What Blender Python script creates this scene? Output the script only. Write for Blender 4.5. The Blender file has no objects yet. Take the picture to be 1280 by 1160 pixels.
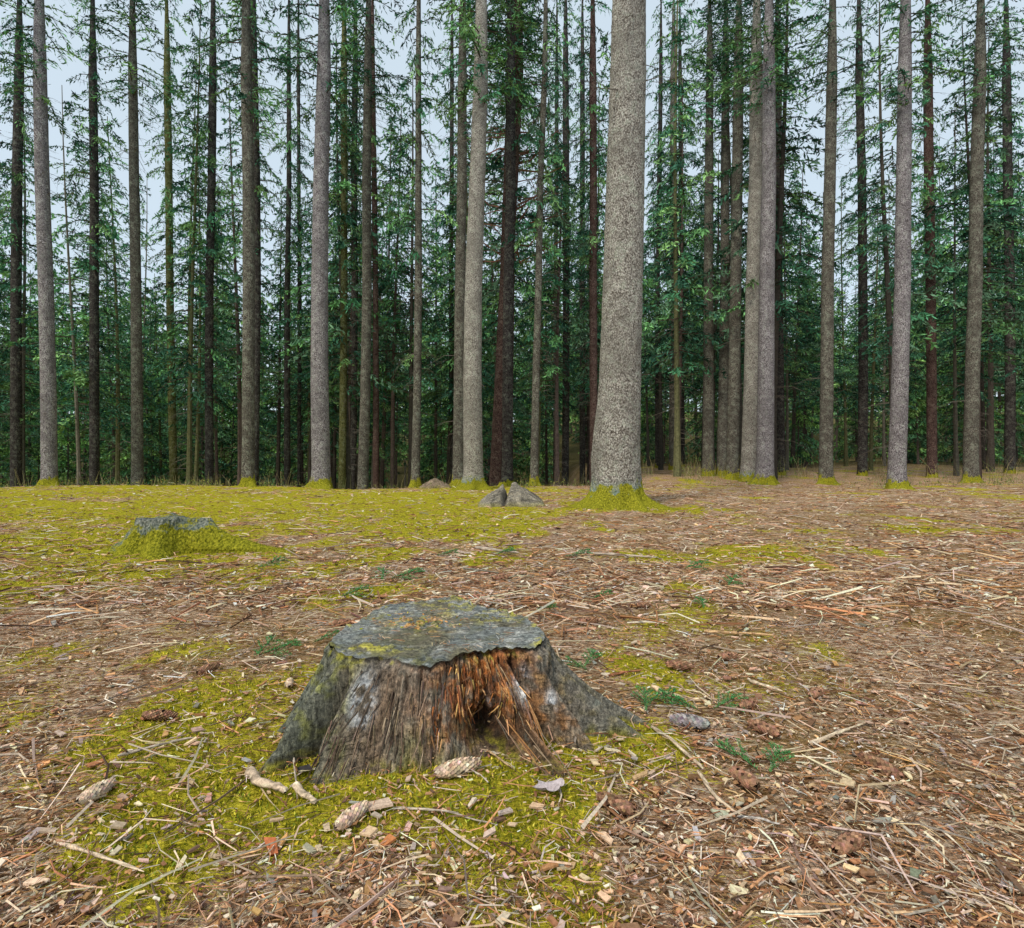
import bpy, math, numpy as np
from mathutils import Vector, Matrix
rng=np.random.default_rng(7)
S=bpy.context.scene
F=700.0; CH=0.9
# ------------------------------------------------------------ noise
def _h(i,j,k,s):
    n=(i*374761393+j*668265263+k*2147483647+s*1274126177)&0xffffffff
    n=((n^(n>>13))*1274126177)&0xffffffff
    n=(n^(n>>16))&0xffff
    return n/65535.0
def vn(x,y,z=0.0,s=0):
    x,y,z=np.broadcast_arrays(np.asarray(x,float),np.asarray(y,float),np.asarray(z,float))
    i=np.floor(x).astype(np.int64);j=np.floor(y).astype(np.int64);k=np.floor(z).astype(np.int64)
    u=x-i;v=y-j;w=z-k
    u=u*u*(3-2*u);v=v*v*(3-2*v);w=w*w*(3-2*w)
    def L(a,b,t): return a+(b-a)*t
    r=L(L(L(_h(i,j,k,s),_h(i+1,j,k,s),u),L(_h(i,j+1,k,s),_h(i+1,j+1,k,s),u),v),
        L(L(_h(i,j,k+1,s),_h(i+1,j,k+1,s),u),L(_h(i,j+1,k+1,s),_h(i+1,j+1,k+1,s),u),v),w)
    return r*2-1
def fbm(x,y,z=0.0,o=4,s=0):
    a=1;t=0;f=1;n=0
    for q in range(o):
        t=t+a*vn(np.asarray(x)*f,np.asarray(y)*f,np.asarray(z)*f,s+q*17);n+=a;a*=.5;f*=2.03
    return t/n
def ss(a,b,x):
    t=np.clip((np.asarray(x,float)-a)/(b-a),0,1);return t*t*(3-2*t)
# ------------------------------------------------------------ terrain
def H0(x,y):
    x=np.asarray(x,float);y=np.asarray(y,float)
    t=ss(3,8,x+0.05*np.minimum(y,60)-1.2)
    dl=np.maximum(y-22.3-.9*np.sin(x*.33+1),0)
    left=-0.15*dl*ss(0,3,dl)
    left=np.maximum(left,-5.5)+np.clip((y-62)*0.16,0,20)
    right=np.clip((y-24)*0.03,0,3)+np.clip((y-80)*0.14,0,16)
    und=0.05*fbm(x*.35,y*.35,s=3)*ss(1.5,6,y)+0.15*fbm(x*.16,y*.14,s=5,o=2)*ss(8,16,y)+.05*fbm(x*.6,y*.6,s=8,o=3)*ss(9,14,y)
    return left*(1-t)+right*t+und
def MOSS(x,y):
    x=np.asarray(x,float);y=np.asarray(y,float)
    n=fbm(x*.8,y*.5,s=11,o=4)*1.0+fbm(x*3.2,y*2.2,s=21,o=3)*.6
    b=.50*ss(2.4,-2.4,x+.02*y)*ss(2.6,6.2,y)-.12
    b=b+.16*ss(6,11,y)*ss(4.0,0,x)
    b=b-.10*ss(.8,4,x)*ss(3,6,y)-.08*ss(2.0,4,x)
    b=b-.20*np.exp(-(np.hypot(x+1.5,y-1.9)/.55)**2)
    d=np.hypot((x+.2)/1.0,(y-2.1)/.75)
    b=b+.16*np.exp(-((d-.85)/.25)**2)-.05*ss(1.7,1.2,y)
    b=b+.6*np.exp(-(np.hypot(x-2.15,y-11.2)/1.25)**2)
    b=b+.5*np.exp(-(np.hypot(x+2.5,y-5.3)/.8)**2)
    b=b+.2*np.exp(-(np.hypot(x-.45,y-1.85)/.22)**2)
    b=b+.3*np.exp(-(np.hypot((x-.4)/1.6,(y-5.6)/.5))**2)+.15*np.exp(-(np.hypot((x-.9)/.6,(y-2.5)/.3))**2)
    return np.clip((n+b)*1.9+.38,0,1)*ss(60,34,y)
def H(x,y):
    near=ss(14,4,y)
    m=MOSS(x,y)
    return H0(x,y)+near*(0.012*fbm(np.asarray(x)*9,np.asarray(y)*9,s=31,o=4)+.022*m*(0.6+.4*vn(np.asarray(x)*14,np.asarray(y)*14,s=5)))-.012
def site(px,py,z=0.0):
    d=(CH-z)*F/(py-580.0); return np.array([(px-640)/F*d,d,z])
# ------------------------------------------------------------ mesh helpers
def mk(name,V,Q,col=None,mats=(),mi=None,smooth=False,parent=None):
    V=np.asarray(V,dtype=np.float32).reshape(-1,3);Q=np.asarray(Q,dtype=np.int32)
    me=bpy.data.meshes.new(name)
    k=Q.shape[1]
    me.vertices.add(len(V));me.vertices.foreach_set('co',V.ravel())
    me.loops.add(Q.size);me.loops.foreach_set('vertex_index',Q.ravel())
    me.polygons.add(len(Q));me.polygons.foreach_set('loop_start',np.arange(0,Q.size,k,dtype=np.int32))
    try: me.polygons.foreach_set('loop_total',np.full(len(Q),k,dtype=np.int32))
    except Exception: pass
    if mi is not None: me.polygons.foreach_set('material_index',np.asarray(mi,dtype=np.int32))
    me.polygons.foreach_set('use_smooth',np.full(len(Q),smooth,dtype=bool))
    me.update(calc_edges=True)
    if col is not None:
        c=np.ones((len(V),4),dtype=np.float32);c[:,:3]=col
        a=me.color_attributes.new('Col','FLOAT_COLOR','POINT');a.data.foreach_set('color',c.ravel())
    for m in mats: me.materials.append(m)
    if len(Q)<400000: me.validate()
    return me
def ob(name,me,parent=None,loc=(0,0,0)):
    o=bpy.data.objects.new(name,me);S.collection.objects.link(o);o.location=loc
    if parent: o.parent=parent
    return o
def nrm(v): return v/np.maximum(np.linalg.norm(v,axis=-1,keepdims=True),1e-9)
def sticks(P0,P1,P2,r0,r1,col):
    N=len(P0);d=nrm(P2-P0)
    up=np.tile(np.array([[.13,.21,.97]]),(N,1));up[np.abs(d[:,2])>.9]=[1,.1,0]
    a=nrm(np.cross(d,up));b=np.cross(a,d)
    V=np.zeros((N,9,3));r0=np.broadcast_to(r0,(N,));r1=np.broadcast_to(r1,(N,))
    for k,(P,r) in enumerate(((P0,r0),(P1,(r0+r1)/2),(P2,r1))):
        for q in range(3):
            an=q*2*math.pi/3
            V[:,k*3+q]=P+(a*math.cos(an)+b*math.sin(an))*r[:,None]
    q=[]
    for k in range(2):
        for j in range(3):
            q.append([k*3+j,k*3+(j+1)%3,k*3+3+(j+1)%3,k*3+3+j])
    Q=(np.arange(N)[:,None,None]*9+np.array(q)[None]).reshape(-1,4)
    return V.reshape(-1,3),Q,np.repeat(col,9,axis=0)
def diamonds(c,d,side,l,w,col):
    N=len(c);V=np.stack([c-d*l[:,None]/2,c+side*w[:,None]/2,c+d*l[:,None]/2,c-side*w[:,None]/2],1)
    Q=np.arange(N*4).reshape(N,4)
    return V.reshape(-1,3),Q,np.repeat(col,4,axis=0)
def chips(c,az,l,w,th,tilt,col):
    N=len(c);u=np.stack([np.cos(az),np.sin(az),tilt],1);u=nrm(u)
    t2=rng.normal(0,.25,N);v=nrm(np.cross(np.stack([t2,t2*0,np.ones(N)],1),u));n=np.cross(u,v)
    cs=[(-1,-1),(1,-1),(1,1),(-1,1)];V=np.zeros((N,8,3))
    for k,(a,b) in enumerate(cs):
        ja=a*(.5+.6*rng.random(N));jb=b*(.35+.75*rng.random(N))
        p=c+u*(ja*l/2)[:,None]+v*(jb*w/2)[:,None]
        V[:,k]=p+n*(th/2)[:,None];V[:,k+4]=p-n*(th/2)[:,None]
    q=np.array([[0,1,2,3],[0,4,5,1],[1,5,6,2],[2,6,7,3],[3,7,4,0]])
    Q=(np.arange(N)[:,None,None]*8+q[None]).reshape(-1,4)
    return V.reshape(-1,3),Q,np.repeat(col,8,axis=0)
def join(parts):
    V=[];Q=[];C=[];M=[];o=0
    for p in parts:
        v,q,c=p[:3];V.append(v);Q.append(q+o);C.append(c)
        m=p[3] if len(p)>3 else 0
        M.append(m if isinstance(m,np.ndarray) else np.full(len(q),m));o+=len(v)
    return np.concatenate(V),np.concatenate(Q),np.concatenate(C),np.concatenate(M)
def grid_quads(nu,nv,wrap=False):
    i=np.arange(nu-1)[:,None];j=np.arange(nv if wrap else nv-1)[None]
    a=i*nv+j;b=i*nv+(j+1)%nv;c=(i+1)*nv+(j+1)%nv;d=(i+1)*nv+j
    return np.stack([a,b,c,d],-1).reshape(-1,4)
# ------------------------------------------------------------ materials
class NT:
    def __init__(s,name):
        s.m=bpy.data.materials.new(name);s.m.use_nodes=True;s.t=s.m.node_tree;s.t.nodes.clear()
        s.out=s.n('ShaderNodeOutputMaterial')
    def n(s,ty,**k):
        n=s.t.nodes.new(ty)
        for a,b in k.items(): setattr(n,a,b)
        return n
    def l(s,a,b): s.t.links.new(a,b)
    def noise(s,co,sc,det=4,rough=.6,dist=0):
        n=s.n('ShaderNodeTexNoise');n.inputs['Scale'].default_value=sc;n.inputs['Detail'].default_value=det
        n.inputs['Roughness'].default_value=rough;n.inputs['Distortion'].default_value=dist
        s.l(co,n.inputs['Vector']);return n.outputs['Fac']
    def vor(s,co,sc,feat='F1',out='Distance'):
        n=s.n('ShaderNodeTexVoronoi',feature=feat);n.inputs['Scale'].default_value=sc
        s.l(co,n.inputs['Vector']);return n.outputs[out]
    def mapp(s,co,sc):
        n=s.n('ShaderNodeMapping');n.inputs['Scale'].default_value=sc;s.l(co,n.inputs['Vector']);return n.outputs[0]
    def ramp(s,f,st):
        n=s.n('ShaderNodeValToRGB');e=n.color_ramp.elements
        while len(e)<len(st): e.new(.5)
        for k,(p,c) in enumerate(st):
            e[k].position=p;e[k].color=(*c,1) if len(c)==3 else c
        s.l(f,n.inputs[0]);return n.outputs[0]
    def mix(s,f,a,b,bl='MIX'):
        n=s.n('ShaderNodeMix',data_type='RGBA',blend_type=bl)
        for i,x in ((0,f),(6,a),(7,b)):
            if hasattr(x,'links'): s.l(x,n.inputs[i])
            else: n.inputs[i].default_value=x if i==0 else (*x,1)
        return n.outputs[2]
    def math(s,op,a,b=0.0,c=None):
        n=s.n('ShaderNodeMath',operation=op)
        for i,x in enumerate((a,b) if c is None else (a,b,c)):
            if hasattr(x,'links'): s.l(x,n.inputs[i])
            else: n.inputs[i].default_value=x
        return n.outputs[0]
    def mr(s,x,a,b,c=0,d=1):
        n=s.n('ShaderNodeMapRange');n.interpolation_type='SMOOTHSTEP'
        s.l(x,n.inputs[0])
        for i,v in enumerate((a,b,c,d)): n.inputs[i+1].default_value=v
        return n.outputs[0]
    def fin(s,col,h=None,st=.6,dist=.02,rough=.9,spec=0):
        if spec:
            b=s.n('ShaderNodeBsdfPrincipled');b.inputs['Roughness'].default_value=rough
            b.inputs['Specular IOR Level'].default_value=spec
        else:
            b=s.n('ShaderNodeBsdfDiffuse')
        ci=b.inputs[0]
        if hasattr(col,'links'): s.l(col,ci)
        else: ci.default_value=(*col,1)
        if h is not None:
            u=s.n('ShaderNodeBump');u.inputs['Strength'].default_value=st;u.inputs['Distance'].default_value=dist
            s.l(h,u.inputs['Height']);s.l(u.outputs[0],b.inputs['Normal'])
        s.l(b.outputs[0],s.out.inputs[0]);return s.m
def m_bark(name,dark,mid,light,sc=1.0,moss=.25,lich=.3,teal=0.0):
    N=NT(name);tc=N.n('ShaderNodeTexCoord').outputs['Object']
    co=N.mapp(tc,(1,1,.7))
    v=N.vor(co,34*sc)
    n1=N.noise(co,40*sc,3,.8);n2=N.noise(tc,1.7,2,.6);n3=N.noise(tc,7*sc,3,.75)
    f=N.math('SUBTRACT',N.math('MULTIPLY',n1,1.0),N.math('MULTIPLY',v,.22));f=N.math('ADD',f,N.math('MULTIPLY',n3,.35))
    c=N.ramp(f,[(.42,dark),(.50,tuple((a+b)*.5 for a,b in zip(dark,mid))),(.57,mid),(.76,light)])
    c=N.mix(N.math('MULTIPLY',N.mr(n3,.50,.64),lich),c,(.27,.32,.24))
    c=N.mix(N.mr(n2,.38,.66,0,.5),c,tuple(x*.5 for x in mid))
    sp=N.n('ShaderNodeSeparateXYZ');N.l(tc,sp.inputs[0]);z=sp.outputs[2]
    if teal:
        zz=N.math('ADD',z,N.math('MULTIPLY',n2,-.5));c=N.mix(N.mr(zz,.45,-.10,0,teal),c,(.15,.28,.21))
    zz=N.math('ADD',z,N.math('MULTIPLY',n3,-.9));zz=N.math('ADD',zz,N.math('MULTIPLY',n2,-.8))
    mc=N.ramp(n1,[(.3,(.04,.05,.008)),(.52,(.26,.25,.02)),(.75,(.55,.49,.05))])
    c=N.mix(N.mr(zz,moss-.68,moss-.82),c,mc)
    h=N.math('ADD',N.math('MULTIPLY',v,-.7),n1)
    return N.fin(c,h,.9,.03)
def m_vcol(name,var=.5,bsc=60,bump=.3,spec=0):
    N=NT(name);a=N.n('ShaderNodeVertexColor',layer_name='Col').outputs[0]
    c=a;n=None
    if var:
        tc=N.n('ShaderNodeTexCoord').outputs['Object'];n=N.noise(tc,bsc,2,.7)
        c=N.mix(1.0,a,N.ramp(n,[(.2,(1-var,)*3),(.8,(1+var*.6,)*3)]),'MULTIPLY')
    return N.fin(c,n if bump else None,bump,.01,spec=spec)
MB_light=m_bark('bark_spruce_grey',(.075,.062,.052),(.29,.265,.23),(.66,.62,.56),1,.36,.35,.8)
MB_lilac=m_bark('bark_spruce_lilac',(.06,.052,.053),(.23,.205,.21),(.52,.49,.50),.8,.32,.25)
MB_mid=m_bark('bark_spruce_mid',(.035,.030,.024),(.13,.118,.098),(.30,.28,.23),.8,.34,.35)
MB_dark=m_bark('bark_spruce_dark',(.014,.012,.012),(.055,.049,.046),(.13,.118,.108),.7,.2,.2)
MB_red=m_bark('bark_pine_red',(.022,.014,.012),(.10,.062,.054),(.20,.135,.115),.7,.2,.1)
MB_moss=m_bark('bark_mossy',(.025,.025,.01),(.13,.13,.05),(.23,.23,.10),.7,.3,.3)
M_fol=m_vcol('spruce_needles',0,8,0)
M_twig=m_vcol('dead_twigs',0,40,0)
M_litter=m_vcol('litter_detail',.5,140,.35)
M_mass=m_vcol('litter',.45,120,0)
M_mossb=m_vcol('moss_blades',0,90,0)
def m_ground():
    N=NT('forest_floor');tc=N.n('ShaderNodeTexCoord').outputs['Object']
    a=N.n('ShaderNodeVertexColor',layer_name='Col').outputs[0];sx=N.n('ShaderNodeSeparateColor');N.l(a,sx.inputs[0]);m=sx.outputs[0]
    n1=N.noise(tc,22,4,.78,.8);n2=N.noise(N.mapp(tc,(1,3.2,1)),42,3,.8,.6);n3=N.noise(tc,1.3,3,.65)
    vc=N.vor(N.mapp(tc,(1,2.2,1)),34,out='Color');vx=N.n('ShaderNodeSeparateColor');N.l(vc,vx.inputs[0])
    f=N.math('ADD',N.math('MULTIPLY',n2,.55),N.math('MULTIPLY',vx.outputs[0],.25));f=N.math('ADD',f,N.math('MULTIPLY',n1,.25))
    c=N.ramp(f,[(.33,(.045,.022,.012)),(.44,(.25,.13,.068)),(.54,(.52,.34,.21)),(.68,(.80,.63,.47))])
    c=N.mix(N.mr(n3,.42,.62,0,.55),c,(.27,.17,.04))
    mc=N.ramp(N.math('ADD',N.math('MULTIPLY',n1,.6),N.math('MULTIPLY',n2,.4)),[(.36,(.06,.065,.008)),(.47,(.33,.30,.02)),(.60,(.74,.62,.06))])
    mf=N.math('ADD',m,N.math('MULTIPLY',N.math('SUBTRACT',n2,.5),2.4));mf=N.math('ADD',mf,N.math('MULTIPLY',N.math('SUBTRACT',n1,.5),1.6));c=N.mix(N.mr(mf,.36,.66),c,mc)
    sp=N.n('ShaderNodeSeparateXYZ');N.l(tc,sp.inputs[0])
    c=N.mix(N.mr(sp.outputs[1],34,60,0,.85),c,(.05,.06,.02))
    h=N.math('ADD',n2,N.math('MULTIPLY',n1,1.2))
    return N.fin(c,h,.9,.03)
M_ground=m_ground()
ux=np.linspace(-1,1,620);gx=np.sinh(ux*6.2)/np.sinh(6.2)*420*1.0+ux*3.0
uy=np.linspace(0,1,900);gy=-3+ (np.expm1(uy*5.6)/np.expm1(5.6))*480+uy*6
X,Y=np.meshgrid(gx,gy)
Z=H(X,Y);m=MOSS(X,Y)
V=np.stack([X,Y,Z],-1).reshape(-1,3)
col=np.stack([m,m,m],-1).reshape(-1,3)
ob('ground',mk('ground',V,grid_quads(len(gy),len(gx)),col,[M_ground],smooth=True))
# ------------------------------------------------------------ litter
def pal(cols,n,j=.25):
    c=np.array(cols)[rng.integers(0,len(cols),n)]
    return np.clip(c*(1+rng.normal(0,j,(n,1)))*(1+rng.normal(0,.06,(n,3))),.005,.85)
def pts(n,a,b,wid=1.05):
    d=np.exp(rng.uniform(math.log(a),math.log(b),n));x=rng.uniform(-1,1,n)*(d*wid+.3);return x,d
TAN=[(.66,.44,.28),(.55,.34,.20),(.72,.54,.38),(.40,.20,.10),(.48,.39,.31),(.22,.11,.055),(.58,.30,.14),(.80,.66,.50),(.13,.075,.05),(.30,.16,.08)]
parts=[]
def thin(x,y,n,k=.62):
    dens=.62+.5*fbm(x*1.7,y*1.7,s=300,o=3)      # drifts and bare spots
    return (rng.random(n)>MOSS(x,y)*k)&(rng.random(n)<dens+.15)
def lay_sticks(n,a,b,l0,l1,r0,cols=TAN,lift=.006,grow=0):
    x,y=pts(n,a,b);keep=thin(x,y,n);x=x[keep];y=y[keep];n=len(x)
    L=np.exp(rng.uniform(math.log(l0),math.log(l1),n))*(1+grow*y);az=rng.uniform(0,2*math.pi,n)
    dz=rng.normal(0,.12,n)*L
    dx=np.cos(az)*L/2;dy=np.sin(az)*L/2
    z=H(x,y)+lift+rng.random(n)*.012+np.abs(dz)*.4
    R=r0*(.5+rng.random(n))*(1+grow*y)*(.6+L/l1/(1+grow*y)*.6)
    P0=np.stack([x-dx,y-dy,z-dz/2],1);P2=np.stack([x+dx,y+dy,z+dz/2],1)
    bend=rng.normal(0,.12,n)*L;P1=(P0+P2)/2+np.stack([-np.sin(az)*bend,np.cos(az)*bend,np.abs(bend)*.4],1)
    parts.append(sticks(P0,P1,P2,R,R*.5,pal(cols,n)))
lay_sticks(46000,1.0,5,.012,.05,.0011)
lay_sticks(8500,1.0,6,.04,.13,.0020)
lay_sticks(30000,3.5,26,.05,.13,.003,grow=.04)
lay_sticks(3300,3,26,.14,.34,.005,grow=.02)
lay_sticks(650,1.1,8,.12,.36,.0034,cols=[(.34,.25,.17),(.6,.48,.35),(.22,.15,.1),(.5,.4,.29)])
def lay_chips(n,a,b,s0,s1,cols=TAN,grow=0):
    x,y=pts(n,a,b);keep=thin(x,y,n);x=x[keep];y=y[keep];n=len(x)
    L=np.exp(rng.uniform(math.log(s0),math.log(s1),n))*(1+grow*y);w=L*rng.uniform(.25,.7,n)
    c=np.stack([x,y,H(x,y)+.006+rng.random(n)*.012],1)
    parts.append(chips(c,rng.uniform(0,6.28,n),L,w,np.minimum(L*.12,.006),rng.normal(0,.2,n),pal(cols,n)))
lay_chips(30000,1.0,5,.008,.022)
lay_chips(3400,1.0,5,.02,.048,cols=[(.46,.24,.11),(.66,.46,.28),(.38,.2,.1),(.6,.44,.33),(.26,.15,.09),(.78,.6,.4),(.4,.36,.3)])
lay_chips(24000,3.5,26,.02,.06,grow=.05)
V,Q,C,M=join(parts);ob('forest_litter',mk('forest_litter',V,Q,C,[M_mass]))
n=140000;x,y=pts(n,1.0,11);m=MOSS(x,y);k=rng.random(n)<ss(.4,1.0,m)*.85;x=x[k];y=y[k];n=len(x)
c=np.stack([x,y,H(x,y)+.005],1);d=nrm(np.stack([rng.normal(0,.55,n),rng.normal(0,.55,n),np.ones(n)],1))
side=nrm(np.cross(d,rng.normal(0,1,(n,3))))
v=diamonds(c,d,side,rng.uniform(.008,.018,n)*(1+.07*y),rng.uniform(.0025,.005,n)*(1+.12*y),pal([(.42,.37,.03),(.54,.47,.05),(.24,.25,.02),(.12,.14,.015),(.60,.49,.08),(.20,.26,.03)],n))
ob('moss',mk('moss',v[0],v[1],v[2],[M_mossb]))
# ------------------------------------------------------------ foliage
GR=[(.055,.165,.085),(.040,.115,.068),(.090,.21,.080),(.13,.24,.09),(.025,.070,.046),(.10,.19,.115),(.035,.10,.062)]
GR_haze=[(.09,.22,.075),(.16,.31,.085),(.07,.18,.075),(.20,.35,.11),(.05,.13,.065),(.12,.24,.13)]  # far and young trees: distance haze painted in as paler greens
def foliage(z0,z1,Lmax,nb,cols=GR,step=.15,spl=.26,spw=.055,droop=.45,pw=.8,mc=4):
    cs=[];ds=[];ls=[];ws=[];cc=[];A=[];B=[];D=[];R=[]
    for b in range(nb):
        rel=(b+rng.random())/nb;z=z0+(z1-z0)*rel;L=Lmax*((1-rel)**pw)*rng.uniform(.55,1.1)*min(1,.55+rel*3)+.25
        az=rng.uniform(0,2*math.pi);out=np.array([math.cos(az),math.sin(az),0]);sd=np.array([-out[1],out[0],0])
        up=rng.uniform(.0,.25);dr=droop*rng.uniform(.6,1.3)/max(1,L/2.5)
        f=lambda s:(out[None]*(s*L)[:,None]+np.array([0,0,1])[None]*(z+up*L*s-dr*L*s*s)[:,None])
        q=f(np.array([0,.5,1.]));A.append(q[0]);B.append(q[1]);D.append(q[2]);R.append(.012+.008*L)
        ns=max(3,int(L/step));s=np.linspace(.18,1,ns)+rng.normal(0,.02,ns);P=f(s)
        bc=np.array(cols)[rng.integers(0,len(cols))]*rng.uniform(.5,1.5)
        for sg in (-1,1):
            l=(.2+.55*(1-s)*min(L,2.5)/2)*rng.uniform(.6,1.2,ns)
            dd=nrm(sd[None]*sg*.75+out[None]*.55+np.stack([np.zeros(ns),np.zeros(ns),-rng.uniform(.2,1.2,ns)],1)+rng.normal(0,.15,(ns,3)))
            for t in range(mc):
                u=(t+.5)/mc
                cs.append(P+dd*(l*u)[:,None]-np.array([0,0,1])*(l*u*u*.3)[:,None]+rng.normal(0,.03,(ns,3)))
                ds.append(nrm(dd+rng.normal(0,.45,(ns,3))));ls.append(spl*rng.uniform(.6,1.2,ns));ws.append(spw*rng.uniform(.6,1.3,ns))
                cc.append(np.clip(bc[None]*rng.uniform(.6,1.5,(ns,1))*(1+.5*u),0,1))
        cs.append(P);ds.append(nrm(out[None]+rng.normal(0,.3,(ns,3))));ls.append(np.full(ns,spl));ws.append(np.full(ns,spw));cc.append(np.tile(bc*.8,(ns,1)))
    c=np.concatenate(cs);d=np.concatenate(ds);sid=nrm(np.cross(d,rng.normal(0,1,c.shape)))
    p1=diamonds(c,d,sid,np.concatenate(ls),np.concatenate(ws),np.concatenate(cc))+(1,)
    A,B,D=map(np.array,(A,B,D));p2=sticks(A,B,D,np.array(R),np.array(R)*.25,np.tile([.07,.05,.04],(nb,1)))+(2,)
    return [p1,p2]
def dead_branches(z0,z1,n,rad,L0=.3,L1=1.6,col=(.13,.11,.09)):
    z=rng.uniform(z0,z1,n);az=rng.uniform(0,6.28,n);L=np.exp(rng.uniform(math.log(L0),math.log(L1),n))
    o=np.stack([np.cos(az),np.sin(az),rng.uniform(-.25,.15,n)],1);P0=np.stack([np.cos(az)*rad*.5,np.sin(az)*rad*.5,z],1)
    P2=P0+o*L[:,None];P1=(P0+P2)/2+rng.normal(0,.06,(n,3))*L[:,None];P2[:,2]-=L*.2
    ps=[sticks(P0,P1,P2,.009+.006*L,.003,np.tile(col,(n,1)))+(2,)]
    for t in (.35,.6,.8):
        Q0=P0+(P2-P0)*t;e=nrm(o+rng.normal(0,.6,(n,3)));Q2=Q0+e*(L*.4)[:,None];Q2[:,2]-=L*.15
        ps.append(sticks(Q0,(Q0+Q2)/2,Q2,.006,.002,np.tile(col,(n,1)))+(2,))
    return ps
def trunk_part(Ht,r,seg=7,bend=.2,c=(.1,.08,.07)):
    zz=np.linspace(-.6,Ht,9);th=np.linspace(0,2*math.pi,seg,endpoint=False)
    bx=bend*np.sin(zz*.15+rng.random()*6);by=bend*np.cos(zz*.13);rr=r*(1-.85*np.clip(zz,0,None)/Ht)*(1+.5*np.exp(-np.clip(zz,0,9)/.3))
    V=np.stack([bx[:,None]-bx[1]+rr[:,None]*np.cos(th),by[:,None]-by[1]+rr[:,None]*np.sin(th),np.repeat(zz[:,None],seg,1)],-1).reshape(-1,3)
    return (V,grid_quads(9,seg,True),np.tile(c,(len(V),1)),0)
M_farbark=m_vcol('bark_far',.6,9,0)
near_p=[];far_p=[];young=[]
bc_=[(.07,.06,.05),(.16,.145,.115),(.10,.075,.065),(.12,.12,.06),(.08,.075,.062)]
for i in range(6):
    Ht=rng.uniform(22,27);z0=rng.uniform(5.0,9.0)
    near_p.append(join([trunk_part(Ht,rng.uniform(.12,.2),c=bc_[i%5])]+foliage(z0,Ht,rng.uniform(2.9,3.6),92,step=.21,spl=.32,spw=.075,mc=3,pw=.7)+dead_branches(1.5,z0+3,40,.12)))
for i in range(6):
    Ht=rng.uniform(23,30);z0=rng.uniform(3.0,6.5)
    far_p.append(join([trunk_part(Ht,rng.uniform(.12,.2),5,c=np.array(bc_[(i*2)%5])*1.3)]+foliage(z0,Ht,rng.uniform(3.7,4.5),90,cols=GR_haze,step=.42,spl=.52,spw=.16,mc=3,pw=.6)))
for i in range(3):
    Ht=rng.uniform(7,11);young.append(join([trunk_part(Ht,.09,5)]+foliage(.5,Ht,2.4,60,cols=GR_haze,step=.25,spl=.34,spw=.09,mc=3)))
crowns=[]
for i in range(4):
    V,Q,C,M=join(foliage(0,14,2.2,66,pw=.5,step=.2,spl=.28,spw=.06,mc=3)+dead_branches(-5,1,30,.1));crowns.append(mk('crown',V,Q,C,[MB_mid,M_fol,M_twig],M))
# ------------------------------------------------------------ main trees
def trunk_mesh(name,axis,mat,seg=32,nz=120,roots=(),flare=.5,fh=.5,rough=.02,ztop=26,cap=False):
    a=np.array(axis,float)
    if cap: zz=np.linspace(-.25,ztop,nz)
    else: zz=np.concatenate([np.linspace(-.25,1.6,int(nz*.45)),np.linspace(1.6,ztop,int(nz*.55))[1:]])
    ax=np.interp(zz,a[:,2],a[:,0]);ay=np.interp(zz,a[:,2],a[:,1]);ar=np.interp(zz,a[:,2],a[:,3])
    th=np.linspace(0,2*math.pi,seg,endpoint=False)
    Zg,T=np.meshgrid(zz,th,indexing='ij');R=np.repeat(ar[:,None],seg,1)
    zc=np.clip(Zg,0,None)
    base=a[0,3]
    so=rng.integers(0,1000)
    R=R+base*flare*np.exp(-zc/(fh*.6))*(.6+.5*vn(np.cos(T)*2.2+9,np.sin(T)*2.2,zc*.3,so))
    for (ang,L,hz,w) in roots:
        dt=np.abs((T-ang-.25*fbm(zc*4,0,s=so)+math.pi)%(2*math.pi)-math.pi)
        R=R+L*np.exp(-zc/hz)*np.exp(-(dt/w)**2)
    R=R*(1+rough*fbm(np.cos(T)*5,np.sin(T)*5,Zg*4,o=3,s=so))+ .012*fbm(np.cos(T)*9,np.sin(T)*9,Zg*9,o=2,s=so+3)*(ar[:,None]>.12)
    if cap:
        hv=1+.18*fbm(np.cos(T)*1.5,np.sin(T)*1.5,s=so+8,o=3);Zg=Zg*hv
        k=10;f=np.linspace(1,0,k+1)[1:];top=Zg[-1][None]
        R=np.concatenate([R,R[-1][None]*f[:,None]]);zm=top.mean()
        Zt=top*f[:,None]+(1-f[:,None])*zm
        Zg=np.concatenate([Zg,Zt]);T=np.repeat(T[:1],len(Zg),0);ax=np.concatenate([ax,np.full(k,ax[-1])]);ay=np.concatenate([ay,np.full(k,ay[-1])])
    V=np.stack([ax[:,None]+R*np.cos(T),ay[:,None]+R*np.sin(T),Zg],-1).reshape(-1,3)
    return mk(name,V,grid_quads(len(ax),seg,True),None,[mat],smooth=True)
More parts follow.
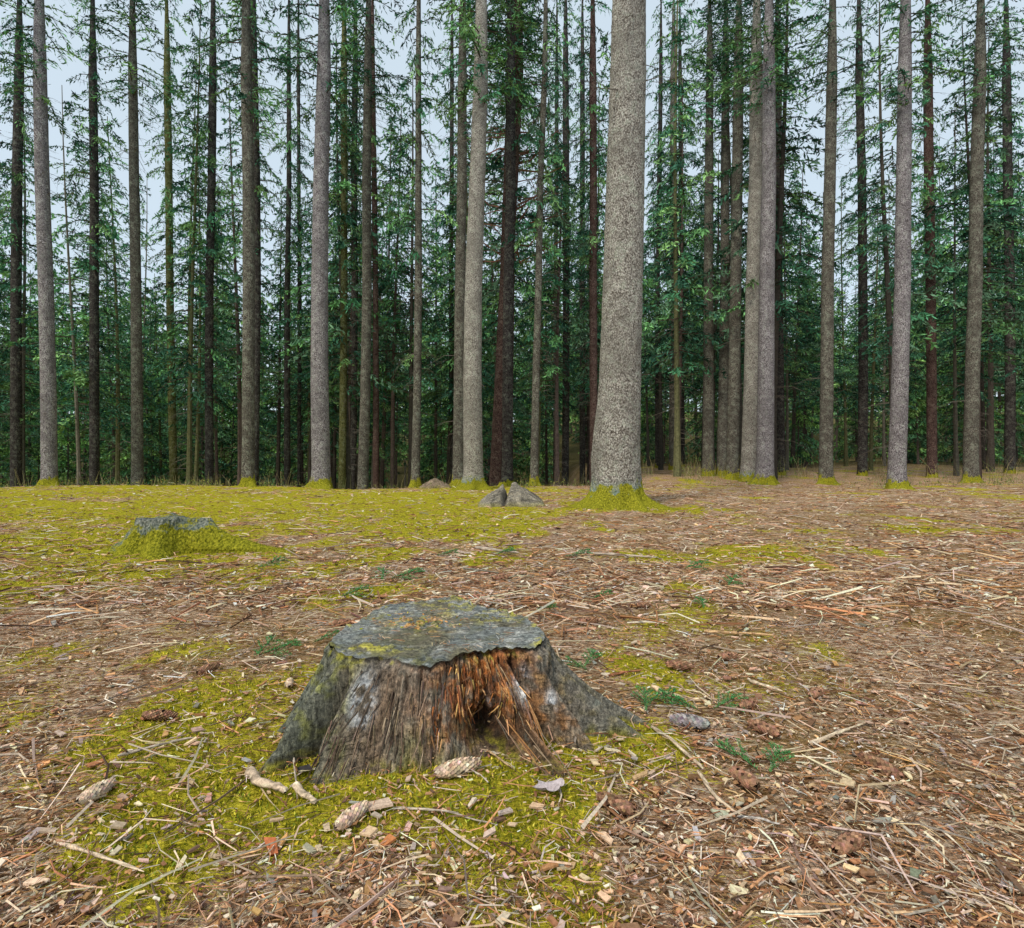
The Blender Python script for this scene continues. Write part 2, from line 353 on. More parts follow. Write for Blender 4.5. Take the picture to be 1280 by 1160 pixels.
def tree(pxb,pxt,d,wb,wt,mat,roots=(),flare=.45,fh=.5,seg=24,nz=90,mid=None,name='spruce_tree',crown=True,Ht=None,nd=18,sink=.05):
    x=(pxb-640)/F*d;z=float(H(x,d))-sink
    e=bpy.data.objects.new(name,None);S.collection.objects.link(e);e.location=(x,d,z)
    zt=CH+.696*d-z;xt=(pxt-640)/F*d-x
    rb=wb/2/F*d;rt=wt/2/F*d
    Ht=Ht or max(26,zt+7);k=(Ht-zt)/zt
    ax=[(0,0,-.3,rb)]
    if mid:
        for (fr,pm,wm) in mid: ax.append(((pm-640)/F*d-x,0,zt*fr,wm/2/F*d))
    else:
        b1=rng.normal(0,.07)
        ax+=[(xt*.25+b1*.8,rng.normal(0,.04),zt*.25,(rb*.72+rt*.28)),(xt*.5+b1,0,zt*.5,(rb*.5+rt*.5)),(xt*.75+b1*.4+rng.normal(0,.04),0,zt*.75,(rb*.25+rt*.75))]
    ax+=[(xt,0,zt,rt),(xt*(1+k*.5),0,Ht,.03)]
    ob('trunk',trunk_mesh('trunk',ax,mat,seg,nz,roots,flare,fh,ztop=Ht),e)
    if crown:
        low=wb<=13
        zc0=max(zt*.55,8.5) if low else (max(zt-1.5,13) if d>20 else zt+4)
        c=ob('crown',crowns[rng.integers(0,4)],e,(xt*(.8 if low else 1+k*.3),0,zc0));c.rotation_euler[2]=rng.uniform(0,6.28)
        q=.75 if low else 1
        c.scale=(q,q,(Ht-zc0)/14)
    if nd:
        V,Q,C,M=join(dead_branches(2.2,zt,nd,rt,.15,1.5));V=V.copy();V[:,0]+=xt*V[:,2]/zt;ob('dead_branches',mk('dead_branches',V,Q,C,[mat,M_fol,M_twig],M),e)
    return e
R=math.radians
tree(771,785,11.35,60,44,MB_light,roots=[(R(-25),1.0,.13,.24),(R(-92),.16,.25,.30),(R(195),.75,.15,.35),(R(232),.45,.22,.3),(R(60),.5,.2,.3),(R(-60),.42,.18,.2)],flare=.32,fh=.45,seg=160,nz=420,mid=[(.12,769.5,60),(.3,775,51),(.6,779.5,48)],nd=5,Ht=28)
fr=[(R(-20),.5,.18,.4),(R(200),.55,.18,.4),(R(-80),.25,.2,.3)]
L=[
(402,405,22.0,23,17,MB_lilac),(592,601,21.3,25,18,MB_light),(573,578,23.0,15,11,MB_mid),(519,523,22.8,11,7,MB_mid),
(310,308,21.5,15,13,MB_mid),(318,317,26,9,10,MB_dark),(427,430,30,9,8,MB_moss),(441,444,33,8,7,MB_dark),(453,460,25,13.5,10,MB_mid),
(470,466,31,8,6,MB_red),(359,361,34,8,5,MB_dark),(374,373,38,5,4,MB_dark),(634,638,24,14,12,MB_dark),
(667,681,23.5,10,7,MB_mid),(706,707,34,9,8,MB_dark),(728,728,40,7,6,MB_dark),(742,741,27,10,9,MB_red),(822,826,42,6,5,MB_dark),
(841,842,40,10,8,MB_mid),(853,850,44,6,5,MB_dark),(885,887,31.5,14,9,MB_mid),(902,907,32,13.5,9,MB_mid),(915,923,29,15,12,MB_mid),
(935,945,26.6,19,15,MB_light),(956,961,24.8,21,15,MB_lilac),(977,972,33,10,9,MB_dark),(566,565,40,6,5,MB_dark),(694,696,45,5,5,MB_dark),
(1032,1040,25,16,12,MB_mid),(1078,1074,32,11,9,MB_dark),(1120,1131,22,20,15,MB_lilac),(1165,1160,30,11,10,MB_red),(1213,1225,26,16,13,MB_mid),(1262,1258,34,11,9,MB_dark),
(62,50,23,17,14,MB_lilac),(118,116,30,11,9,MB_dark),(172,166,26,13.5,10,MB_mid),(262,266,29,10,9,MB_dark),(20,24,31,12,10,MB_dark),(218,209,35,9,8,MB_moss)]
for (a,b,d,wb,wt,m) in L:
    tree(a,b,d,wb,wt,m,roots=[(t+rng.normal(0,.3),l*.8*wb/20,h,w) for t,l,h,w in fr] if d<30 else (),flare=.35,nd=32 if d>22.5 else 14)
tree(618,640,25.5,15,12,MB_red,mid=[(.5,631,13)],nd=14)
e=tree(633,648,27,14,13,MB_red,name='pine_tree',nd=0,mid=[(.6,637,13)])
P0=[];P1=[];P2=[];rr=[]
for i in range(30):
    z=rng.uniform(11,20);s=rng.choice([-1,1]);Lh=rng.uniform(.8,2.6);p=np.array([.25+.02*z,0,z]);q=p+np.array([s*Lh,rng.normal(0,.8),rng.uniform(-.2,1.4)])
    P0.append(p);P2.append(q);P1.append((p+q)/2+rng.normal(0,.18,3));rr.append(rng.uniform(.03,.07))
P0,P1,P2=map(np.array,(P0,P1,P2));v=sticks(P0,P1,P2,np.array(rr),np.array(rr)*.4,pal([(.24,.12,.08)],30))
v2=[(*v,0)]
for t in range(3):
    Q0=P0+(P2-P0)*rng.uniform(.4,1,(30,1));Q2=Q0+rng.normal(0,.6,(30,3));v2.append((*sticks(Q0,(Q0+Q2)/2+rng.normal(0,.1,(30,3)),Q2,.02,.008,pal([(.20,.10,.08)],30)),0))
V,Q,C,M=join(v2);ob('limbs',mk('limbs',V,Q,C,[M_twig]),e)
MB_root=m_bark('bark_root',(.05,.045,.04),(.21,.195,.17),(.42,.40,.35),1.2,.22,.3,.3)
x_=-3.55;me=trunk_mesh('old_stump',[(0,0,-.3,.30),(0,0,.42,.22)],MB_root,260,100,[(R(-6),1.2,.22,.24),(R(-75),.35,.13,.3),(R(190),.5,.13,.4),(R(-125),.3,.13,.3),(R(80),.3,.13,.4)],.25,.3,.09,.38,True)
ob('mossy_stump',me,None,(x_,5.75,float(H(x_,5.75))-.03))
forest=[]
def scatter(protos,n,ya,yb,pw,gap):
    placed=[];tries=0
    while len(placed)<n and tries<9000:
        tries+=1
        y=ya+(rng.random()**pw)*(yb-ya);x=rng.uniform(-1,1)*(y*1.0+5)
        if any((x-a)**2+(y-b)**2<gap**2 for a,b in placed): continue
        placed.append((x,y))
        V,Q,C,M=protos[rng.integers(0,len(protos))];a=rng.uniform(0,6.28);s=rng.uniform(.82,1.18);sz=s*rng.uniform(.92,1.15)
        ca,sa=math.cos(a)*s,math.sin(a)*s;lx,ly=rng.normal(0,.012,2)
        W_=np.stack([x+V[:,0]*ca-V[:,1]*sa+lx*V[:,2],y+V[:,0]*sa+V[:,1]*ca+ly*V[:,2],float(H0(x,y))-.1+V[:,2]*sz],1).astype(np.float32)
        forest.append((W_,Q,(C*rng.uniform(.7,1.3)).astype(np.float32),M))
scatter(near_p,118,28,56,.9,2.8)
scatter(far_p,255,54,118,.85,3.5)
scatter(young,120,44,105,1,2.0)
V,Q,C,M=join(forest);ob('distant_spruce_forest',mk('distant_spruce_forest',V,Q,C,[M_farbark,M_fol,M_twig],M));del forest
us=[]
for k in range(150):
    y0=rng.uniform(22,34);x0=rng.uniform(-1,.25)*(y0*.95) if rng.random()<.75 else rng.uniform(.3,1)*y0*.95
    nn=rng.integers(8,22);xx=x0+rng.normal(0,.45,nn);yy=y0+rng.normal(0,.45,nn);hh=rng.uniform(.2,.9,nn)*(1.5 if y0>26 else .5);zz=H0(xx,yy)-.03
    P0=np.stack([xx,yy,zz],1);P2=P0+np.stack([rng.normal(0,.25,nn)*hh,rng.normal(0,.25,nn)*hh,hh],1);P1=(P0+P2)/2+np.stack([rng.normal(0,.04,nn),rng.normal(0,.04,nn),hh*.1],1)
    us.append(sticks(P0,P1,P2,.007,.003,pal([(.28,.23,.11),(.20,.19,.07),(.38,.32,.17),(.14,.16,.06)],nn)))
    nl=40;c=P0[rng.integers(0,nn,nl)]*1.0;c[:,2]+=rng.uniform(.05,.5,nl)*(1.3 if y0>26 else .5);c[:,:2]+=rng.normal(0,.15,(nl,2));dd=nrm(rng.normal(0,1,(nl,3)));us.append(diamonds(c,dd,nrm(np.cross(dd,rng.normal(0,1,(nl,3)))),rng.uniform(.06,.14,nl),rng.uniform(.02,.05,nl),pal([(.18,.23,.05),(.10,.16,.05),(.28,.26,.07)],nl)))
V,Q,C,M=join(us);ob('undergrowth',mk('undergrowth',V,Q,C,[M_fol]))
# ------------------------------------------------------------ main stump
def stump_mat():
    N=NT('weathered_stump');tc=N.n('ShaderNodeTexCoord').outputs['Object']
    a=N.n('ShaderNodeVertexColor',layer_name='Col').outputs[0]
    n1=N.noise(tc,60,5,.8);fib=N.noise(N.mapp(tc,(1,1,.16)),80,5,.8,.8);n3=N.noise(tc,14,5,.7)
    f=N.math('ADD',N.math('MULTIPLY',n1,.55),N.math('MULTIPLY',fib,.45))
    c=N.mix(1.0,a,N.ramp(f,[(.38,(.12,.105,.095)),(.5,(.9,.9,.9)),(.60,(2.1,2.0,1.9))]),'MULTIPLY')
    c=N.mix(N.mr(n3,.58,.68,0,.35),c,(.28,.32,.27))
    return N.fin(c,f,1.0,.03,.85,.2)
M_st=stump_mat()
def top_mat():
    N=NT('stump_cut_face');tc=N.n('ShaderNodeTexCoord').outputs['Object']
    a=N.n('ShaderNodeVertexColor',layer_name='Col').outputs[0]
    n1=N.noise(tc,70,5,.85);st=N.noise(N.mapp(tc,(.2,1,1)),120,4,.75,.5);n3=N.noise(tc,9,5,.75)
    cr=N.noise(N.mapp(tc,(.3,1,1)),20,3,.6,1.2)
    f=N.math('ADD',N.math('MULTIPLY',n1,.65),N.math('MULTIPLY',st,.35))
    c=N.mix(1.0,a,N.ramp(f,[(.37,(.2,.2,.2)),(.5,(.95,.95,.95)),(.62,(2.2,2.2,2.1))]),'MULTIPLY')
    c=N.mix(N.mr(n3,.46,.62,0,.7),c,(.115,.115,.06))
    cm_=N.math('SUBTRACT',1.0,N.mr(N.math('ABSOLUTE',N.math('SUBTRACT',cr,.5)),.0,.014))
    c=N.mix(N.math('MULTIPLY',cm_,.75),c,(.02,.02,.017))
    h=N.math('SUBTRACT',N.math('ADD',f,N.math('MULTIPLY',n3,.5)),N.math('MULTIPLY',cm_,.4))
    return N.fin(c,h,.8,.011,.7,.3)
M_top=top_mat()
ZT=.285
C0=np.array([-.23,2.12])
def table(pl,z):
    P=np.array([site(a,b,z)[:2] for a,b in pl])-C0
    t=np.arctan2(P[:,1],P[:,0]);r=np.hypot(P[:,0],P[:,1]);o=np.argsort(t);return t[o],r[o]
tt,tr=table([(411,806),(423,791),(450,776),(478,760),(530,749),(570,747),(600,757),(640,766),(668,780),(681,795),(676,806),(652,812),(620,811),(590,815),(560,823),(530,833),(505,826),(480,820),(440,821),(418,815)],ZT)
bt,br=table([(325,962),(342,964),(376,980),(400,974),(411,922),(440,904),(478,914),(520,950),(560,962),(598,954),(604,900),(640,888),(674,912),(700,976),(760,1004),(762,940),(768,922),(826,927),(820,908),(775,893),(725,868),(690,845),(640,826),(560,818),(480,826),(425,848),(392,880),(350,915)],0.0)
nT=1100;nZ=190
th=np.linspace(-math.pi,math.pi,nT,endpoint=False)
rt=np.interp(th,tt,tr,period=2*math.pi);rb=np.interp(th,bt,br,period=2*math.pi)
def sm(a,k):
    w=np.hanning(k);w/=w.sum();return np.convolve(np.concatenate([a[-k:],a,a[:k]]),w,'same')[k:-k]
rt=sm(rt,25);rb=sm(rb,13)
def angp(px,py,z=0.): p=site(px,py,z)[:2]-C0;return math.atan2(p[1],p[0])
t=np.linspace(0,1.15,nZ)[:,None];T=th[None]
cx=np.cos(T);sx_=np.sin(T)
pwr=1.2+.6*ss(-1.0,.0,T)*ss(1.2,.3,T)+.3*fbm(cx*3,sx_*3,s=44)
Rr=rt[None]+(rb-rt)[None]*t**pwr
zst=ZT*(1-t)
def g(a,w): 
    d=np.abs((T-a+math.pi)%(2*math.pi)-math.pi);return np.exp(-(d/w)**2)
a_rot=angp(606,860,.17);a_cav=angp(614,900,.08)
rotm=g(a_rot,.46)*ss(.0,.06,t)*ss(1.1,.6,t)
Rr=Rr-rotm*(.045+.05*fbm(cx*18,sx_*18,zst*14,s=71))
cav=g(a_cav,.17)*np.exp(-((t-.80)/.24)**2)
cav2=g(angp(455,915,.03),.13)*np.exp(-((t-1.0)/.22)**2)
Rr=Rr-.22*cav-.10*cav2
fl=fbm(cx*7,sx_*7,zst*1.5,s=80,o=3)
Rr=Rr+fl*.045*ss(0,.5,t)
wz=zst*5+.8*fbm(cx*6,sx_*6,zst*6,s=91,o=2)
fib=fbm(cx*34,sx_*34,wz,s=90,o=3);fin=np.abs(vn(cx*80,sx_*80,wz*1.4,s=95))
Rr=Rr+fib*(.014+.022*rotm)*ss(0,.05,t)-.010*fin*ss(0,.05,t)
crack=ss(.72,.9,vn(cx*26,sx_*26,zst*3,s=97)*.5+.5)
Rr=Rr-.035*crack*ss(.02,.2,t)
plates=np.floor((fbm(cx*9,sx_*9,zst*9,s=99,o=2)+1)*4)/4
Rr=Rr+plates*(.020+.02*rotm)*ss(.02,.1,t)
zrim=.014*fbm(cx*5,sx_*5,s=12)+.010*fbm(cx*20,sx_*20,s=14)
zz=zst+zrim*ss(.25,0,t)
X=C0[0]+Rr*cx;Y=C0[1]+Rr*sx_;Zs=np.broadcast_to(zz,X.shape)
V=np.stack([X,Y,Zs],-1)
base=np.zeros(V.shape)+np.array([.25,.185,.13])
n=fbm(X*14,Y*14,Zs*5,s=120);n2=fbm(X*30,Y*30,Zs*30,s=121,o=3)
def bl(c,f): 
    global base
    f=np.clip(f,0,1)[...,None];base=base*(1-f)+np.array(c)*f
bl((.11,.09,.075),ss(-.1,.4,n))
bl((.40,.35,.28),ss(-.05,.35,fbm(X*9,Y*9,Zs*3,s=150))*.7)
lf=ss(-.38,-.64,X);bl((.17,.19,.15),lf*.85);bl((.29,.30,.09),lf*ss(.0,.35,n2)*.8)
rg=ss(-.00,.14,X);bl((.20,.20,.17),rg*.9);bl((.28,.25,.18),rg*ss(0,.5,n)*.6);bl((.15,.16,.09),rg*ss(0,.4,n2)*.6)
rr_=rotm*(1-.6*rg)
bl((.50,.18,.05),rr_*ss(-.4,.15,n2)*1.05);bl((.20,.075,.032),rr_*ss(-.05,.3,n)*.85);bl((.76,.46,.20),rotm*ss(.24,.44,n2)*.9)
bl((.45,.22,.08),g(angp(655,930),.2)*ss(.4,.9,t)*.6)
bl((.40,.19,.07),g(angp(700,900,.08),.09)*ss(.2,.8,t)*ss(-.3,.2,n2)*.8)
bl((.27,.28,.06),g(angp(545,940),.22)*ss(.45,.9,t)*ss(-.4,.2,n)*.8)
for (px,py,z,r) in [(460,872,.16,.05),(655,858,.19,.035),(690,880,.13,.025),(560,900,.1,.014),(612,868,.14,.02)]:
    p=site(px,py,z)
    dd=np.hypot(np.hypot(X-p[0],(Y-p[1])*.35),(Zs-z)*.55);bl((.62,.66,.70),ss(r*1.3,r*.5,dd)*ss(-.2,.1,n2)*.9)
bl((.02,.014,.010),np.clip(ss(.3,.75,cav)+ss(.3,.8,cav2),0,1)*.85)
bl((.03,.025,.02),crack*ss(.05,.2,t)*.7)
bl((.06,.06,.055),ss(.06,.01,t)*.75)
bl((.34,.32,.03),ss(.85,1.0,t)*ss(-.2,.2,n2)*.8)
bl((.38,.36,.05),ss(.18,.04,t)*ss(.15,.4,fbm(X*22,Y*22,Zs*22,s=160))*.8)
side_part=(V.reshape(-1,3),grid_quads(nZ,nT,True),base.reshape(-1,3),0)
nr=160;rrs=np.linspace(0,1,nr)[:,None]
R0=np.hypot(X[0]-C0[0],Y[0]-C0[1])[None]
tx=C0[0]+rrs*R0*cx;ty=C0[1]+rrs*R0*sx_
tn=fbm(tx*16,ty*16,s=130)
tz=ZT+zrim*rrs**3+(.010*fbm(tx*7,ty*7,s=131,o=4)-.005*ss(.2,.9,vn(tx*3,ty*45,s=133)*.5+.5)-.014*ss(.75,.95,vn(cx*7,sx_*7,s=134)*.5+.5)*ss(.25,.8,rrs))*ss(1,.95,rrs)
base=np.zeros(tx.shape+(3,))+np.array([.165,.178,.17])
bl((.29,.29,.27),ss(0,.4,tn));bl((.14,.12,.07),ss(.05,.4,fbm(tx*6,ty*6,s=135))*.85)
ms=np.exp(-(np.hypot((tx-site(525,779,ZT)[0])/.12,(ty-site(525,779,ZT)[1])/.10))**2)
m2=np.exp(-(np.hypot((tx-site(462,811,ZT)[0])/.12,(ty-site(462,811,ZT)[1])/.045))**2)
m3=ss(.88,.98,rrs)*ss(.05,.35,vn(cx*6,sx_*6,s=140))*.85
m4=.6*ss(.1,.4,fbm(tx*5,ty*5,s=141))
mo=np.clip(ms+m2*1.2+m3+m4,0,1)*ss(-.02,.22,fbm(tx*34,ty*34,s=136));bl((.38,.34,.045),mo*.9);bl((.5,.26,.07),ms*ss(.1,.3,fbm(tx*30,ty*30,s=137)))
tz=tz+mo*.008
Vt=np.stack([tx,ty,tz],-1).reshape(-1,3)
V,Q,C,M=join([side_part,(Vt,grid_quads(nr,nT,True)[:,::-1],base.reshape(-1,3),1)])
st=bpy.data.objects.new('tree_stump',None);S.collection.objects.link(st)
ob('stump_body',mk('stump_body',V,Q,C,[M_st,M_top],M,smooth=True),st)
ps=[]
def splint(n,pxa,pxb,za,zb,l0,l1,w,cols,off=.0):
    px=rng.uniform(pxa,pxb,n);z=rng.uniform(za,zb,n)
    out=[]
    for i in range(n):
        a=angp(px[i],580+700*(CH-z[i])/1.74,z[i]);k=int((a+math.pi)/(2*math.pi)*nT)%nT;j=int(np.clip((1-z[i]/ZT)/1.15*(nZ-1),0,nZ-1))
        q=np.array([math.cos(a),math.sin(a),0]);p=np.array([X[j,k],Y[j,k],z[i]])+q*rng.uniform(-.004,.010+off)
        Ln=rng.uniform(l0,l1);j2=min(j+int(Ln/ZT/1.15*nZ),nZ-1);p2=np.array([X[j2,k],Y[j2,k],Zs[j2,k]])+q*rng.uniform(-.004,.014)+np.array([rng.normal(0,.008),0,0])
        out.append((p,(p+p2)/2+q*rng.uniform(0,.006),p2))
    A,B,D=[np.array([o[i] for o in out]) for i in range(3)]
    ps.append(sticks(A,B,D,w*rng.uniform(.4,1.2,n),w*.3,pal(cols,n)))
splint(170,545,665,.08,.265,.012,.05,.0034,[(.42,.17,.06),(.26,.1,.04),(.66,.40,.17),(.2,.1,.06)],.01)
splint(120,440,560,.02,.25,.03,.10,.003,[(.2,.14,.1),(.34,.25,.17),(.12,.09,.07)])
splint(80,640,700,.02,.25,.03,.10,.0035,[(.26,.18,.12),(.38,.2,.09),(.16,.13,.11)])
nn_=150;a_=rng.uniform(0,6.28,nn_);r_=np.sqrt(rng.random(nn_))*.33;xx=C0[0]+r_*np.cos(a_);yy=C0[1]+r_*np.sin(a_)*.9;zc_=np.full(nn_,ZT+.006)+rng.normal(0,.003,nn_)
azz=rng.uniform(0,6.28,nn_);LL=rng.uniform(.008,.04,nn_);dd_=np.stack([np.cos(azz),np.sin(azz),0*azz],1)*LL[:,None]/2;cc_=np.stack([xx,yy,zc_],1)
ps.append(sticks(cc_-dd_,cc_,cc_+dd_,.0009,.0006,pal(TAN,nn_)))
nk=60;ps.append(chips(np.stack([site(525,779,ZT)[0]+rng.normal(0,.10,nk),site(525,779,ZT)[1]+rng.normal(0,.06,nk),np.full(nk,ZT+.010)],1),rng.uniform(0,6.28,nk),rng.uniform(.006,.018,nk),rng.uniform(.004,.01,nk),np.full(nk,.003),rng.normal(0,.15,nk),pal([(.5,.26,.09),(.42,.36,.06),(.6,.4,.2)],nk)))
nk=90;hp=site(622,905,.04);ps.append(chips(np.stack([hp[0]+rng.normal(0,.06,nk),hp[1]+.03+rng.normal(0,.03,nk),rng.uniform(.0,.06,nk)],1),rng.uniform(0,6.28,nk),rng.uniform(.01,.045,nk),rng.uniform(.006,.016,nk),np.full(nk,.004),rng.normal(0,.7,nk),pal([(.22,.09,.04),(.42,.19,.07),(.12,.06,.04),(.3,.2,.13),(.55,.32,.14)],nk)))
V,Q,C,M=join(ps);ob('splinters',mk('splinters',V,Q,C,[M_litter]),st)
# ------------------------------------------------------------ smaller stumps
def small_stump(px,py,w,h,dep,colr,notch=True,sd=0):
    p=site(px,py);nx,ny=150,70
    U,W=np.meshgrid(np.linspace(-1,1,nx),np.linspace(-1,1,ny))
    env=np.clip(1-np.abs(U)**1.3,0,1)**.75*np.clip(1-np.abs(W)**2.2,0,1)**.55
    hh=h*env*(.8+.25*fbm(U*2,W*2,s=sd))
    if notch: hh=hh*(1-.8*np.exp(-((U+.12-.1*W)/.09)**2))
    hh=hh+.05*h/.3*fbm(U*3,W*14,s=sd+3)*env+.03*fbm(U*12,W*12,s=sd+9)*env
    fx=U*w/2;fy=W*dep/2*(1+.2*fbm(U*3,W*0,s=sd+5))
    hz=H(p[0]+fx,p[1]+fy)
    V=np.stack([fx,fy,hh+hz-.03*(env<.05)],-1).reshape(-1,3)
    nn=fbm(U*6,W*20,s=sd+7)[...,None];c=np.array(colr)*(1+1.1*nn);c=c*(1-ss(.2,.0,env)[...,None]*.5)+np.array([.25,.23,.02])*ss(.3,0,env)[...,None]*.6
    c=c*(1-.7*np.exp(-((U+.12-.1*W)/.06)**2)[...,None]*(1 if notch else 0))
    return ob('tree_stump',mk('stump',V,grid_quads(ny,nx),c.reshape(-1,3),[M_st],smooth=True),None,(p[0],p[1],0))
small_stump(639,634,1.4,.52,.8,(.22,.20,.16),True,200)
small_stump(544,608,1.3,.42,.6,(.22,.17,.12),False,210)
small_stump(726,604,.7,.34,.5,(.22,.17,.12),False,220)
# ------------------------------------------------------------ cones
def cone_mesh(name,colr):
    n=170;k=np.arange(n);s=(k+.5)/n;ga=2.39996*k;r=.018*np.sin(np.pi*np.clip(s*.9+.08,0,1))**.6;x=(s-.5)*.115
    c=np.stack([x,r*np.cos(ga),r*np.sin(ga)],1);o=np.stack([0*x,np.cos(ga),np.sin(ga)],1)
    d=nrm(np.stack([-np.ones(n),0*x,0*x],1)*-.9+o*.45);sd=nrm(np.cross(d,o))
    p1=diamonds(c+o*.002,d,sd,np.full(n,.018),np.full(n,.014),pal([colr],n,.35))
    nu,nv=14,10;u=np.linspace(0,1,nu);v=np.linspace(0,2*math.pi,nv,endpoint=False);rr=.0155*np.sin(np.pi*np.clip(u*.96+.02,0,1))**.6
    V=np.stack([np.repeat(((u-.5)*.115)[:,None],nv,1),rr[:,None]*np.cos(v),rr[:,None]*np.sin(v)],-1).reshape(-1,3)
    V,Q,C,M=join([p1,(V,grid_quads(nu,nv,True),np.tile(np.array(colr)*.35,(len(V),1)))])
    return mk(name,V,Q,C,[M_litter])
cm=[cone_mesh('cone',(.30,.165,.10)),cone_mesh('cone',(.58,.43,.31)),cone_mesh('cone',(.30,.27,.27))]
for (px,py,az,t_,s) in [(482,942,80,2,.9),(572,972,20,1,1.1),(362,857,110,1,.7),(430,782,10,0,1),(910,824,20,0,.9),(955,915,120,0,.95),(930,980,100,0,1.05),(862,908,150,2,1.1),(850,838,0,0,1),(935,885,30,0,.8),(627,725,30,0,1.3),(735,780,5,0,1),(500,905,100,0,.8),(690,720,60,0,1.1),(805,760,20,0,.9),(770,1010,140,0,.9),(440,1030,60,1,.9),(1020,870,40,0,.9),(1100,960,120,0,1),(200,900,15,0,.9),(120,1000,80,1,.9),(980,760,20,0,1),(260,840,70,0,.9),(1060,1060,30,0,.9)]:
    p=site(px,py);o=ob('spruce_cone',cm[t_],None,(p[0],p[1],float(H(p[0],p[1]))+.024*s));o.rotation_euler=(rng.uniform(0,6),rng.normal(0,.08),R(az));o.scale=(s,s,s)
# ------------------------------------------------------------ green sprigs
def sprig():
    A=[];D=[];N_=[]
    def tw(p,d,L,n):
        s=np.linspace(.05,1,n);P=p+d*(s*L)[:,None];P[:,2]+=.03*np.sin(s*2)*L*3
        A.append(p);D.append(P[-1]);az=rng.uniform(0,6.28,n)
        nd=nrm(np.stack([np.cos(az),np.sin(az),np.abs(np.sin(az*2))*.8],1)+d*.9);N_.append((P+nd*.006,nd))
    m0=np.array([1,0,.16]);tw(np.zeros(3),nrm(m0),.15,130)
    for s in np.linspace(.2,.85,5):
        for g_ in (-1,1):
            if rng.random()<.25: continue
            tw(nrm(m0)*.15*s,nrm(np.array([.8,g_*.8,.1+rng.normal(0,.2)])),.08*(1.1-s)+.02,45)
    c=np.concatenate([a for a,_ in N_]);d=np.concatenate([b for _,b in N_]);n=len(c);sd=nrm(np.cross(d,rng.normal(0,1,(n,3))))
    p1=diamonds(c,d,sd,rng.uniform(.010,.015,n),np.full(n,.0022),pal([(.06,.22,.07),(.10,.32,.10),(.04,.14,.05)],n))
    A=np.array(A);D=np.array(D);V,Q,C,M=join([p1,sticks(A,(A+D)/2,D,.0015,.0008,np.tile([.1,.06,.03],(len(A),1)))])
    return mk('sprig',V,Q,C,[M_mossb])
sg=[sprig() for _ in range(4)]
for (px,py,az,s) in [(800,884,10,1),(808,893,80,.9),(875,892,150,1),(890,890,20,.9),(730,838,60,.9),(735,842,140,.8),(487,727,10,1.7),(478,730,100,1.4),(425,752,30,1.3),(325,822,10,1.2),(318,826,80,1.1),(950,968,130,.9),(962,972,50,.8),(705,697,0,1.7),(618,692,20,1.4),(910,735,50,1.2),(740,752,20,1),(855,712,10,1.5),(880,765,80,.9),(390,805,30,.9),(545,695,0,1.4),(670,768,0,.8),(320,715,40,1.6)]:
    p=site(px,py);o=ob('spruce_sprig',sg[rng.integers(0,4)],None,(p[0],p[1],float(H(p[0],p[1]))+.018));o.rotation_euler=(0,-.05,R(az));o.scale=(s,s,s)
# ------------------------------------------------------------ hero sticks
def branch(pp,r,colr,name='fallen_branch'):
    P=[]
    for (px,py,z) in pp: q=site(px,py,z+.0);q[2]=float(H(q[0],q[1]))+z+r+.006;P.append(q)
    P=np.array(P);s=np.linspace(0,len(P)-1,14);C_=np.stack([np.interp(s,np.arange(len(P)),P[:,i]) for i in range(3)],1)
    C_+=np.stack([fbm(s*1.3,0*s+P[0,0]*9,s=i,o=2) for i in range(3)],1)*r*1.6
    rr=r*np.linspace(1,.55,14)*(1+.15*rng.normal(0,1,14));rr[0]*=.5;rr[-1]*=.4
    d=nrm(np.gradient(C_,axis=0));a=nrm(np.cross(d,[[.1,.1,1]]));b=np.cross(a,d);v=np.linspace(0,2*math.pi,8,endpoint=False)
    V=C_[:,None]+(a[:,None]*np.cos(v)[None,:,None]+b[:,None]*np.sin(v)[None,:,None])*rr[:,None,None]
    cc=np.clip(np.array(colr)[None]*(1+.35*rng.normal(0,1,(14*8,1))),.02,.9)
    return ob(name,mk(name,V.reshape(-1,3),grid_quads(14,8,True),cc,[M_litter],smooth=True))
W=(.60,.47,.33);G=(.42,.35,.28)
for pp,r,c in [([(308,972,0),(335,985,.01),(352,1003,0)],.014,(.55,.42,.30)),([(372,988,0),(394,1012,0)],.011,W),
 ([(416,897,.05),(470,915,.03),(515,955,.0)],.003,G),([(815,912,0),(850,940,.01),(880,965,0)],.007,W),([(870,965,0),(900,1000,.01),(935,1025,0)],.006,W),
 ([(812,863,0),(840,872,0),(885,880,0)],.011,(.6,.44,.28)),([(880,790,0),(965,797,0)],.010,(.55,.35,.18)),([(935,853,0),(978,868,0)],.008,W),([(935,905,0),(978,880,.01)],.005,G),
 ([(735,985,0),(760,1005,.0),(785,1035,0)],.003,G),([(920,1020,0),(950,1022,.02),(980,1030,0)],.004,(.5,.45,.4)),([(490,1012,0),(560,1020,.01),(620,1035,0)],.0035,G),
 ([(760,845,0),(805,843,0)],.006,(.3,.13,.07)),([(305,832,0),(345,828,0)],.008,(.5,.38,.26)),([(368,950,.02),(372,1000,0)],.0035,G),([(610,940,0),(640,968,0)],.004,(.5,.35,.2)),([(655,945,0),(728,962,.0)],.005,(.4,.2,.1)),
 ([(1010,930,0),(1090,900,0)],.007,W),([(150,950,0),(240,930,0)],.006,G),([(60,1050,0),(180,1100,.01)],.005,W),([(590,683,0),(650,690,0)],.02,G),([(720,690,0),(820,700,0)],.015,G)]:
    branch(pp,r,c)
hp=[]
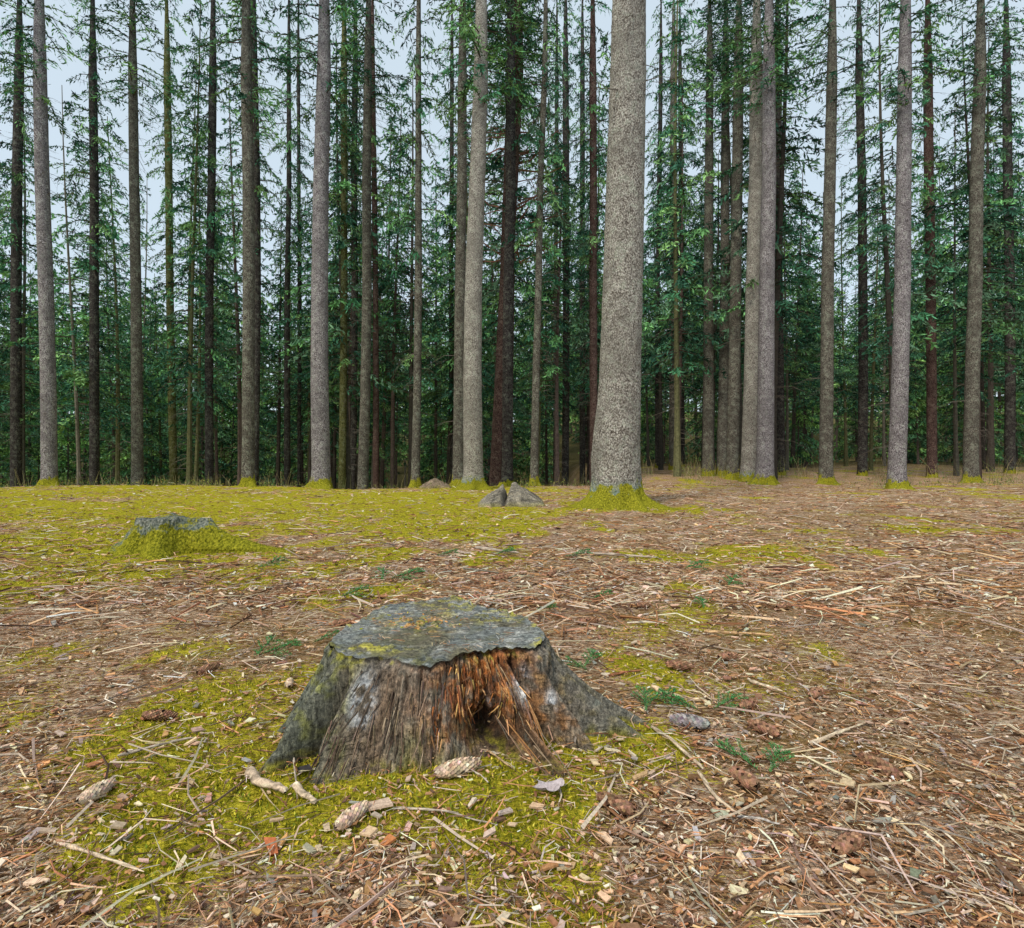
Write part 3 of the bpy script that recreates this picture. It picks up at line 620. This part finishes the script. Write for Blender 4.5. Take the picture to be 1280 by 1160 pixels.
for (px,py,l,w,az,c,tl) in [(650,928,.08,.045,20,(.6,.27,.07),.5),(470,1010,.09,.045,15,(.62,.46,.34),.1),(340,1058,.05,.035,120,(.55,.18,.08),.7),(485,1050,.04,.025,40,(.5,.2,.08),.4),(590,1008,.04,.015,60,(.66,.55,.42),.3),(630,1015,.04,.02,20,(.5,.4,.34),.1),(380,962,.05,.04,10,(.05,.045,.045),.2),(800,972,.06,.02,20,(.55,.36,.19),.1),(790,945,.07,.010,-70,(.72,.6,.43),.1),(765,940,.06,.009,-30,(.75,.64,.43),.1),(793,803,.06,.025,30,(.6,.47,.33),.1),(612,1045,.04,.02,20,(.6,.45,.36),.2)]:
    p=site(px,py,.01);p[2]=float(H(p[0],p[1]))+.018;hp.append(chips(np.array([p]),np.array([R(az)]),np.array([l]),np.array([w]),np.array([.006]),np.array([tl]),np.array([c])))
V,Q,C,M=join(hp);ob('wood_chips',mk('wood_chips',V,Q,C,[M_litter]))
nu=16;U,Wd=np.meshgrid(np.linspace(-1,1,nu),np.linspace(-1,1,nu));rad=.5+.5*np.abs(np.cos(np.arctan2(Wd,U)*2.5))
p=site(685,992);V=np.stack([U*.045*rad,Wd*.035*rad,.012+.012*U*U+.006*np.sin(Wd*5)],-1).reshape(-1,3)
ob('dead_leaf',mk('leaf',V,grid_quads(nu,nu),np.tile([.50,.43,.43],(len(V),1)),[M_litter],smooth=True),None,(p[0],p[1],float(H(p[0],p[1]))+.010))
# ------------------------------------------------------------ world, sun, camera
w=bpy.data.worlds.new('World');S.world=w;w.use_nodes=True;nt=w.node_tree;nt.nodes.clear()
o_=nt.nodes.new('ShaderNodeOutputWorld');bg=nt.nodes.new('ShaderNodeBackground');sk=nt.nodes.new('ShaderNodeTexSky');sk.sky_type='NISHITA';sk.sun_disc=False
sk.sun_elevation=R(50);sk.sun_rotation=R(212);sk.dust_density=2
mx=nt.nodes.new('ShaderNodeMix');mx.data_type='RGBA';mx.inputs[0].default_value=.75;mx.inputs[7].default_value=(5.3,6.2,6.8,1)
nt.links.new(sk.outputs[0],mx.inputs[6]);nt.links.new(mx.outputs[2],bg.inputs[0]);bg.inputs[1].default_value=.15;nt.links.new(bg.outputs[0],o_.inputs[0])
sl=bpy.data.lights.new('sun','SUN');sl.energy=2.7;sl.angle=R(10);sl.color=(1,.92,.80);so=bpy.data.objects.new('sun',sl);S.collection.objects.link(so)
az=R(212);el=R(50);dv=Vector((math.sin(az)*math.cos(el),math.cos(az)*math.cos(el),math.sin(el)))
so.rotation_euler=dv.to_track_quat('Z','Y').to_euler()
cam=bpy.data.cameras.new('camera');cam.sensor_width=36;cam.lens=36*F/1280;cam.clip_end=3000;cam.clip_start=.05
co=bpy.data.objects.new('camera',cam);S.collection.objects.link(co);co.location=(0,0,CH);co.rotation_euler=(R(90),0,0);S.camera=co
S.view_settings.view_transform='Standard';S.view_settings.look='None';S.view_settings.exposure=0
